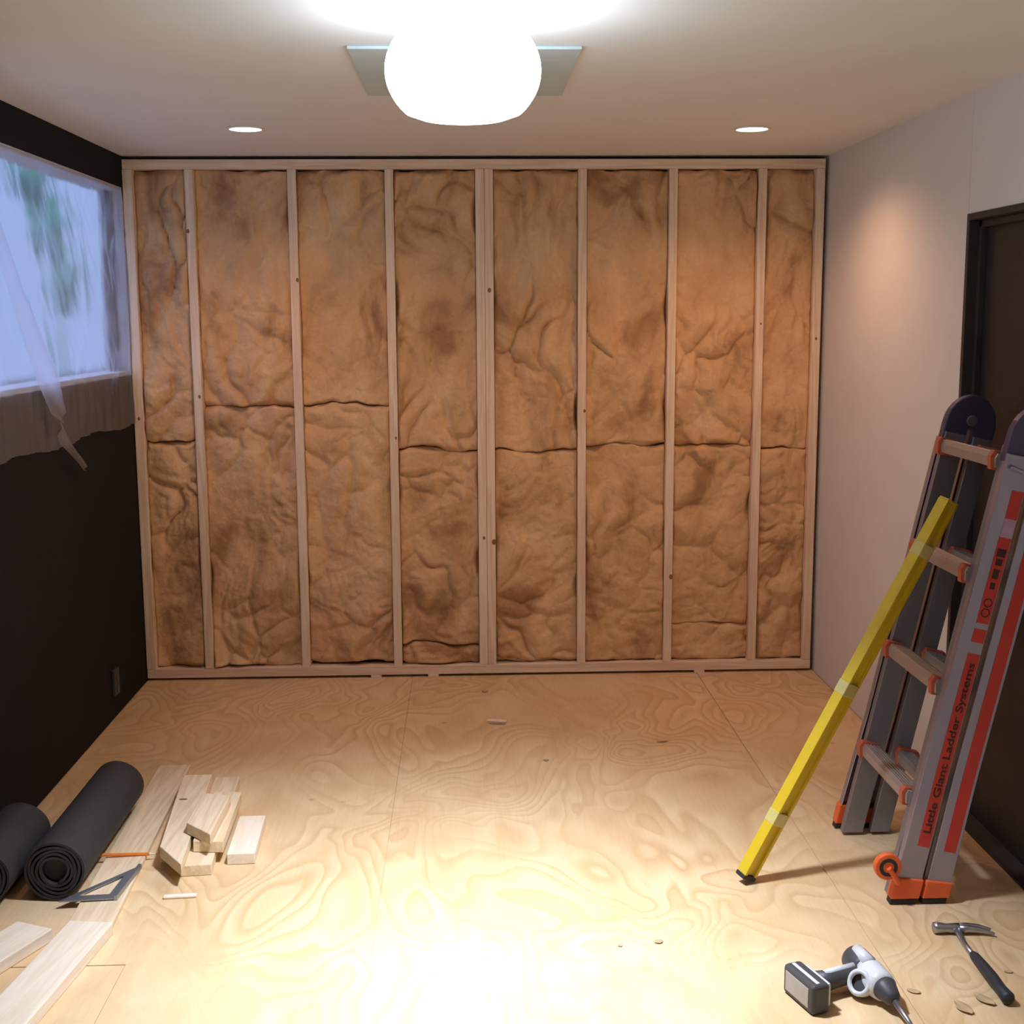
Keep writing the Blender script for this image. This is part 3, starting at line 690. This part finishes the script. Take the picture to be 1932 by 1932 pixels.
# ================================================================== lumber and offcuts
def lumber(cx, cy, z, lx, ly, h, rz=0, m=None, label='', group='pine offcuts and boards on the floor', tx=0, ty=0, name='board', knot=None):
    o = link(name, BX(-lx/2, lx/2, -ly/2, ly/2, 0, h), m or M_lum, None, (cx, cy, z), (radians(tx), radians(ty), radians(rz)), bev=0.003)
    tag(o, label, 'board' if name == 'board' else 'wood offcut', group)
    if knot:
        bm = bmesh.new(); lathe(bm, [(0.0005, 0.0006), (knot[2], 0.0004), (knot[2]*0.9, -0.0005)], 16, Matrix.Diagonal((1.5, 0.8, 1, 1))); link('knot', bm, M_knot, o, (knot[0], knot[1], h))
    return o
def slab(pts, z0, z1, label, m=None, name='wood_offcut', knot=None):
    cx = sum(p[0] for p in pts)/len(pts); cy = sum(p[1] for p in pts)/len(pts)
    bm = bmesh.new(); prism(bm, [(p[0]-cx, p[1]-cy) for p in pts], 0, z1-z0)
    o = link(name, bm, m or M_lum, None, (cx, cy, z0), bev=0.003); tag(o, label, 'board' if name == 'board' else 'wood offcut', 'pine offcuts and boards on the floor')
    if knot:
        bm = bmesh.new(); lathe(bm, [(0.0005, 0.0006), (knot[2], 0.0004), (knot[2]*0.9, -0.0005)], 16, Matrix.Diagonal((1.5, 0.8, 1, 1))); link('knot', bm, M_knot, o, (knot[0]-cx, knot[1]-cy, z1-z0))
    return o
slab([(0.348, -1.216), (0.466, -1.216), (0.522, -2.505), (0.395, -2.515)], 0.0003, 0.018, 'long flat pine board lying between the black roll and the offcut pile', name='board')
lumber(0.425, -2.87, 0.0003, 0.128, 0.69, 0.036, -7.5, M_lum2, 'long pale board at lower left, nearer the plywood sheet')
lumber(0.216, -2.770, 0.0003, 0.125, 0.50, 0.036, -24, M_lum2, 'pale board at lower left, angled toward the dark wall')
# pile
slab([(0.600, -1.400), (0.690, -1.408), (0.735, -2.165), (0.640, -2.175)], 0.0003, 0.0365, 'offcut on the floor under the right side of the pile', m=M_lum)
lumber(0.545, -1.60, 0.0003, 0.080, 0.12, 0.036, 3, M_lum, 'bottom block propping the far left of the offcut pile', name='wood_offcut')
lumber(0.590, -2.01, 0.0003, 0.060, 0.13, 0.036, -4, M_lum, 'small bottom block in the shade under the near left of the pile', name='wood_offcut')
slab([(0.565, -2.112), (0.662, -2.252), (0.604, -1.480), (0.500, -1.480)][::-1], 0.0372, 0.0755, 'longest offcut of the pile with a small knot on top', knot=(0.553, -1.72, 0.010))
slab([(0.660, -2.075), (0.757, -2.085), (0.742, -1.66), (0.642, -1.65)], 0.0372, 0.0755, 'offcut in the middle layer at the right side of the pile')
slab([(0.630, -2.020), (0.725, -2.118), (0.728, -1.79), (0.628, -1.76)], 0.0762, 0.114, 'topmost offcut of the pile with a slanted near end')
lumber(0.806, -1.937, 0.0003, 0.088, 0.31, 0.037, 2.6, M_lum2, 'pale block standing apart at the right of the offcut pile', name='wood_offcut')
lumber(0.670, -2.315, 0.0003, 0.098, 0.020, 0.008, 4, M_lum2, 'thin pale sliver of wood in front of the offcut pile', name='wood_offcut')
lumber(1.66, -0.70, 0.0003, 0.085, 0.030, 0.006, -12, M_lum2, 'small pale wood scrap on the plywood near the back wall', name='wood_offcut')

# speed square on the board
sq = empty('speed_square', (0.37, -2.30, 0.0222), (0, 0, radians(0))); tag(sq, 'blue grey metal square with triangular cutout lying on board and tar paper', 'square')
P0, P1, P2 = Vector((0.330, -2.378)), Vector((0.505, -2.145)), Vector((0.488, -2.365))
C0 = Vector((0.37, -2.30))
def inset(a, b, c, k): g_ = (a+b+c)/3; return [p+(g_-p)*k for p in (a, b, c)]
outer = [P0-C0, P2-C0, P1-C0]; inn = inset(*outer, 0.42)
bm = bmesh.new()
for z0, z1 in ((0.0, 0.0035),):
    vo = [[bm.verts.new((p.x, p.y, z)) for p in outer] for z in (z0, z1)]; vi = [[bm.verts.new((p.x, p.y, z)) for p in inn] for z in (z0, z1)]
    for k in range(3):
        j = (k+1) % 3
        bm.faces.new((vo[1][k], vo[1][j], vi[1][j], vi[1][k])); bm.faces.new((vo[0][j], vo[0][k], vi[0][k], vi[0][j]))
        bm.faces.new((vo[0][k], vo[0][j], vo[1][j], vo[1][k])); bm.faces.new((vi[0][j], vi[0][k], vi[1][k], vi[1][j]))
link('plate', bm, M_steel, sq)
dirv = (outer[2]-outer[1]).normalized(); nn = Vector((-dirv.y, dirv.x)); bm = bmesh.new()
prism(bm, [tuple(outer[1]), tuple(outer[2]), tuple(outer[2]-nn*0.010), tuple(outer[1]-nn*0.010)], -0.0035, 0.012); link('fence', bm, M_steel, sq, bev=0.001)

# pencil
pc = empty('pencil', (0.440, -2.055, 0.0255), (0, radians(3), radians(7))); tag(pc, 'orange carpenter pencil lying across the board beside the offcut pile', 'pencil')
bm = bmesh.new(); tube(bm, [(-0.085, 0, 0), (0.075, 0, 0)], 0.0048, 6); link('barrel', bm, M_pencil, pc)
bm = bmesh.new(); tube(bm, [(0.075, 0, 0), (0.094, 0, 0)], [0.0046, 0.0014], 10); link('sharpened_tip', bm, M_lum2, pc)
bm = bmesh.new(); tube(bm, [(0.094, 0, 0), (0.099, 0, 0)], [0.0013, 0.0004], 8); link('lead', bm, M_lead, pc)

# ================================================================== cordless drill lying on its side
dr = empty('cordless_drill', (2.50, -2.96, 0.0042), (0, 0, 0)); tag(dr, 'cordless drill with silver body and dark battery lying on its side', 'drill')
o2 = Vector((2.50, -2.96))
def D(x, y, z): return (x-o2.x, y-o2.y, z)
bd = Vector((0.20, -0.98, 0)).normalized()      # body axis, rear to chuck
rear = Vector(D(2.545, -2.865, 0.045))
def on_axis(s, dz=0): v = rear + bd*s; return (v.x, v.y, v.z+dz)
bm = bmesh.new(); tube(bm, [on_axis(-0.020), on_axis(-0.012), on_axis(0.0), on_axis(0.045), on_axis(0.060)], [0.020, 0.034, 0.038, 0.038, 0.036], 28); link('motor_end', bm, M_dgrey, dr, smooth=True)
bm = bmesh.new(); tube(bm, [on_axis(0.0605), on_axis(0.075), on_axis(0.125, -0.002), on_axis(0.145, -0.002)], [0.037, 0.039, 0.038, 0.034], 28); bd_o = link('body_shell', bm, M_silver, dr, smooth=True, bev=0)
side = Vector((-bd.y, bd.x, 0))
bm = bmesh.new(); c = Vector(on_axis(0.005)) + Vector((0, 0, 0.030)); tube(bm, [c, c + bd*0.07 - side*0.004], [0.016, 0.018], 16); link('top_shell', bm, M_silver, dr, smooth=True)
bm = bmesh.new(); c = Vector(on_axis(0.055)) + Vector((-0.028, 0, 0.006)); tube(bm, [c, c+bd*0.045+Vector((0.004, 0, -0.004))], [0.012, 0.014], 16); link('trigger', bm, M_blue, dr, smooth=True)
bm = bmesh.new(); c = Vector(on_axis(0.092)) + Vector((-0.036, -0.016, -0.006)); axr = Vector((-0.62, -0.52, 0.42)).normalized()
Mr = Matrix.Translation(c) @ axr.to_track_quat('Z', 'Y').to_matrix().to_4x4()
lathe(bm, [(0.020, -0.01), (0.033, -0.01), (0.034, 0.012), (0.030, 0.018), (0.023, 0.018), (0.021, 0.010)], 36, Mr); link('side_ring', bm, M_silver, dr, smooth=True)
bm = bmesh.new(); lathe(bm, [(0.0005, 0.004), (0.0215, 0.004), (0.0215, -0.012), (0.0005, -0.012)], 30, Mr); link('side_hub', bm, M_dgrey, dr)
bm = bmesh.new(); tube(bm, [on_axis(0.146), on_axis(0.152), on_axis(0.185, -0.006), on_axis(0.196, -0.008)], [0.031, 0.029, 0.021, 0.012], 24); link('chuck', bm, M_dgrey, dr, smooth=True)
bm = bmesh.new(); tube(bm, [on_axis(0.196, -0.008), on_axis(0.245, -0.020), on_axis(0.300, -0.034)], [0.0085, 0.007, 0.0035], 14); link('driver_bit', bm, M_hsteel, dr, smooth=True)
# handle
bm = bmesh.new(); h0 = Vector(on_axis(0.05)); h1 = Vector(D(2.415, -2.962, 0.036))
tube(bm, [h0, h0.lerp(h1, 0.35), h0.lerp(h1, 0.75), h1], [0.026, 0.024, 0.025, 0.031], 20); link('handle', bm, M_dgrey, dr, smooth=True)
bm = bmesh.new(); tube(bm, [h0.lerp(h1, 0.25)+Vector((0, 0, 0.019)), h0.lerp(h1, 0.85)+Vector((0, 0, 0.021))], 0.009, 12); link('handle_band', bm, M_silver, dr, smooth=True)
# battery pack standing on its long edge
Mb = Matrix.Translation(D(2.386, -2.985, 0)) @ Matrix.Rotation(radians(19), 4, 'Z')
bm = bmesh.new(); box(bm, -0.030, 0.022, -0.066, 0.066, 0.0005, 0.078, Mb); bt = link('battery_pack', bm, M_dgrey, dr, bev=0.010, seg=3)
bm = bmesh.new(); box(bm, -0.0315, -0.0295, -0.048, 0.052, 0.014, 0.066, Mb); link('battery_label', bm, M_label, bt, bev=0.001)
bm = bmesh.new(); box(bm, -0.012, -0.002, -0.055, 0.055, 0.0775, 0.0795, Mb); link('release_strip', bm, M_silver, bt, bev=0.001)
bm = bmesh.new(); box(bm, 0.0225, 0.034, -0.052, 0.052, 0.008, 0.070, Mb); link('battery_shoe', bm, M_silver, dr, bev=0.005)

# ================================================================== claw hammer
hm = empty('claw_hammer', (2.905, -2.66, 0.0008), (0, 0, radians(0))); tag(hm, 'steel claw hammer with black rubber grip lying in front of the ladder', 'hammer')
def hv(x, y, z): return Vector((x-2.905, y+2.66, z))
bm = bmesh.new(); tube(bm, [hv(2.836, -2.640, 0.016), hv(2.846, -2.640, 0.016), hv(2.854, -2.641, 0.016), hv(2.872, -2.643, 0.016), hv(2.882, -2.644, 0.016), hv(2.905, -2.646, 0.016)], [0.0150, 0.0158, 0.0150, 0.0120, 0.0135, 0.0150], 20)
link('hammer_head', bm, M_hsteel, hm, smooth=True)
bm = bmesh.new()
for s in (-1, 1):
    pts = [hv(2.900, -2.646+s*0.003, 0.016), hv(2.930, -2.643+s*0.007, 0.016), hv(2.965, -2.645+s*0.010, 0.013), hv(2.998, -2.655+s*0.014, 0.008)]
    tube(bm, pts, [0.0125, 0.0105, 0.008, 0.0035], 12)
link('claw', bm, M_hsteel, hm, smooth=True)
bm = bmesh.new(); tube(bm, [hv(2.898, -2.648, 0.015), hv(2.892, -2.69, 0.013), hv(2.890, -2.74, 0.011), hv(2.889, -2.79, 0.011)], [0.010, 0.008, 0.0075, 0.0085], 16); link('shank', bm, M_hsteel, hm, smooth=True)
bm = bmesh.new(); tube(bm, [hv(2.889, -2.785, 0.013), hv(2.889, -2.80, 0.014), hv(2.889, -2.86, 0.015), hv(2.888, -2.92, 0.016), hv(2.887, -2.97, 0.016), hv(2.886, -3.015, 0.018), hv(2.886, -3.025, 0.018)], [0.009, 0.0130, 0.0155, 0.0168, 0.0150, 0.0178, 0.012], 20); link('grip', bm, M_grip, hm, smooth=True)

# ================================================================== shavings, chips, screws on the floor
def shaving(x, y, l, w_, rz, label, m=M_leaf, curl=0.012):
    bm = bmesh.new(); rows = []
    for i in range(9):
        u = i/8; row = []; ww = w_*math.sin(pi*min(1, max(0.06, u*0.94+0.03)))**0.7
        for k in range(5):
            v = k/4-0.5; row.append(bm.verts.new(((v)*ww, (u-0.5)*l, 0.0012+curl*(v*2)**2*0.35+curl*(u-0.5)**2)))
        rows.append(row)
    for i in range(8):
        for k in range(4): bm.faces.new((rows[i][k], rows[i][k+1], rows[i+1][k+1], rows[i+1][k]))
    o = link('wood_shaving', bm, m, None, (x, y, 0.0006), (0, 0, radians(rz)), smooth=True)
    s = o.modifiers.new('thick', 'SOLIDIFY'); s.thickness = 0.0008; s.offset = 1
    return tag(o, label, 'wood shaving', 'shavings and chips on the floor')
shaving(2.768, -3.03, 0.060, 0.034, 18, 'curled tan shaving nearest the drill tip, between drill and hammer grip')
shaving(2.835, -2.995, 0.060, 0.030, 30, 'curled tan shaving right beside the hammer grip')
shaving(2.672, -2.945, 0.034, 0.020, 60, 'small tan shaving on the floor seam side, above the drill bit', curl=0.006)
shaving(2.905+0.05, -2.86, 0.022, 0.012, 80, 'tiny tan chip on the floor right of the hammer handle', curl=0.004)
shaving(2.327, -0.999, 0.012, 0.05, 8, 'thin dark splinter on the plywood near the back wall, right side', M_chip, 0.003)
shaving(1.66, -0.735, 0.012, 0.07, -8, 'thin dark splinter beside the pale scrap near the back wall', M_chip, 0.002)
shaving(1.839, -1.192, 0.020, 0.022, 0, 'dark chip on the plywood in the middle of the room', M_chip, 0.003)
shaving(1.615, -0.261, 0.030, 0.030, 0, 'dark chip on the plywood right below the doubled studs', M_chip, 0.003)
shaving(2.114, -2.766, 0.018, 0.026, 10, 'small dark chip near the plywood seam, right of centre', M_chip, 0.003)
shaving(2.060, -2.655, 0.020, 0.026, 20, 'small dark chip just behind the plywood seam, right of centre', M_chip, 0.003)
shaving(1.951, -2.671, 0.012, 0.012, 0, 'tiny dark chip behind the plywood seam near the centre', M_chip, 0.003)
shaving(0.899, -2.806, 0.010, 0.040, 5, 'thin splinter on the bright plywood at lower left', M_chip, 0.002)

# outlet box on the dark wall
ob = empty('outlet_box', (0.0, -0.545, 0.10)); tag(ob, 'small grey outlet box low on the dark left wall near the corner', 'outlet')
bm = bmesh.new(); box(bm, 0.0005, 0.016, -0.036, 0.036, 0, 0.115); link('faceplate', bm, M_dgrey, ob, bev=0.004)
for z in (0.030, 0.078):
    bm = bmesh.new(); box(bm, 0.0162, 0.019, -0.017, 0.017, z-0.015, z+0.015); link('socket', bm, M_steelbox, ob, bev=0.004)
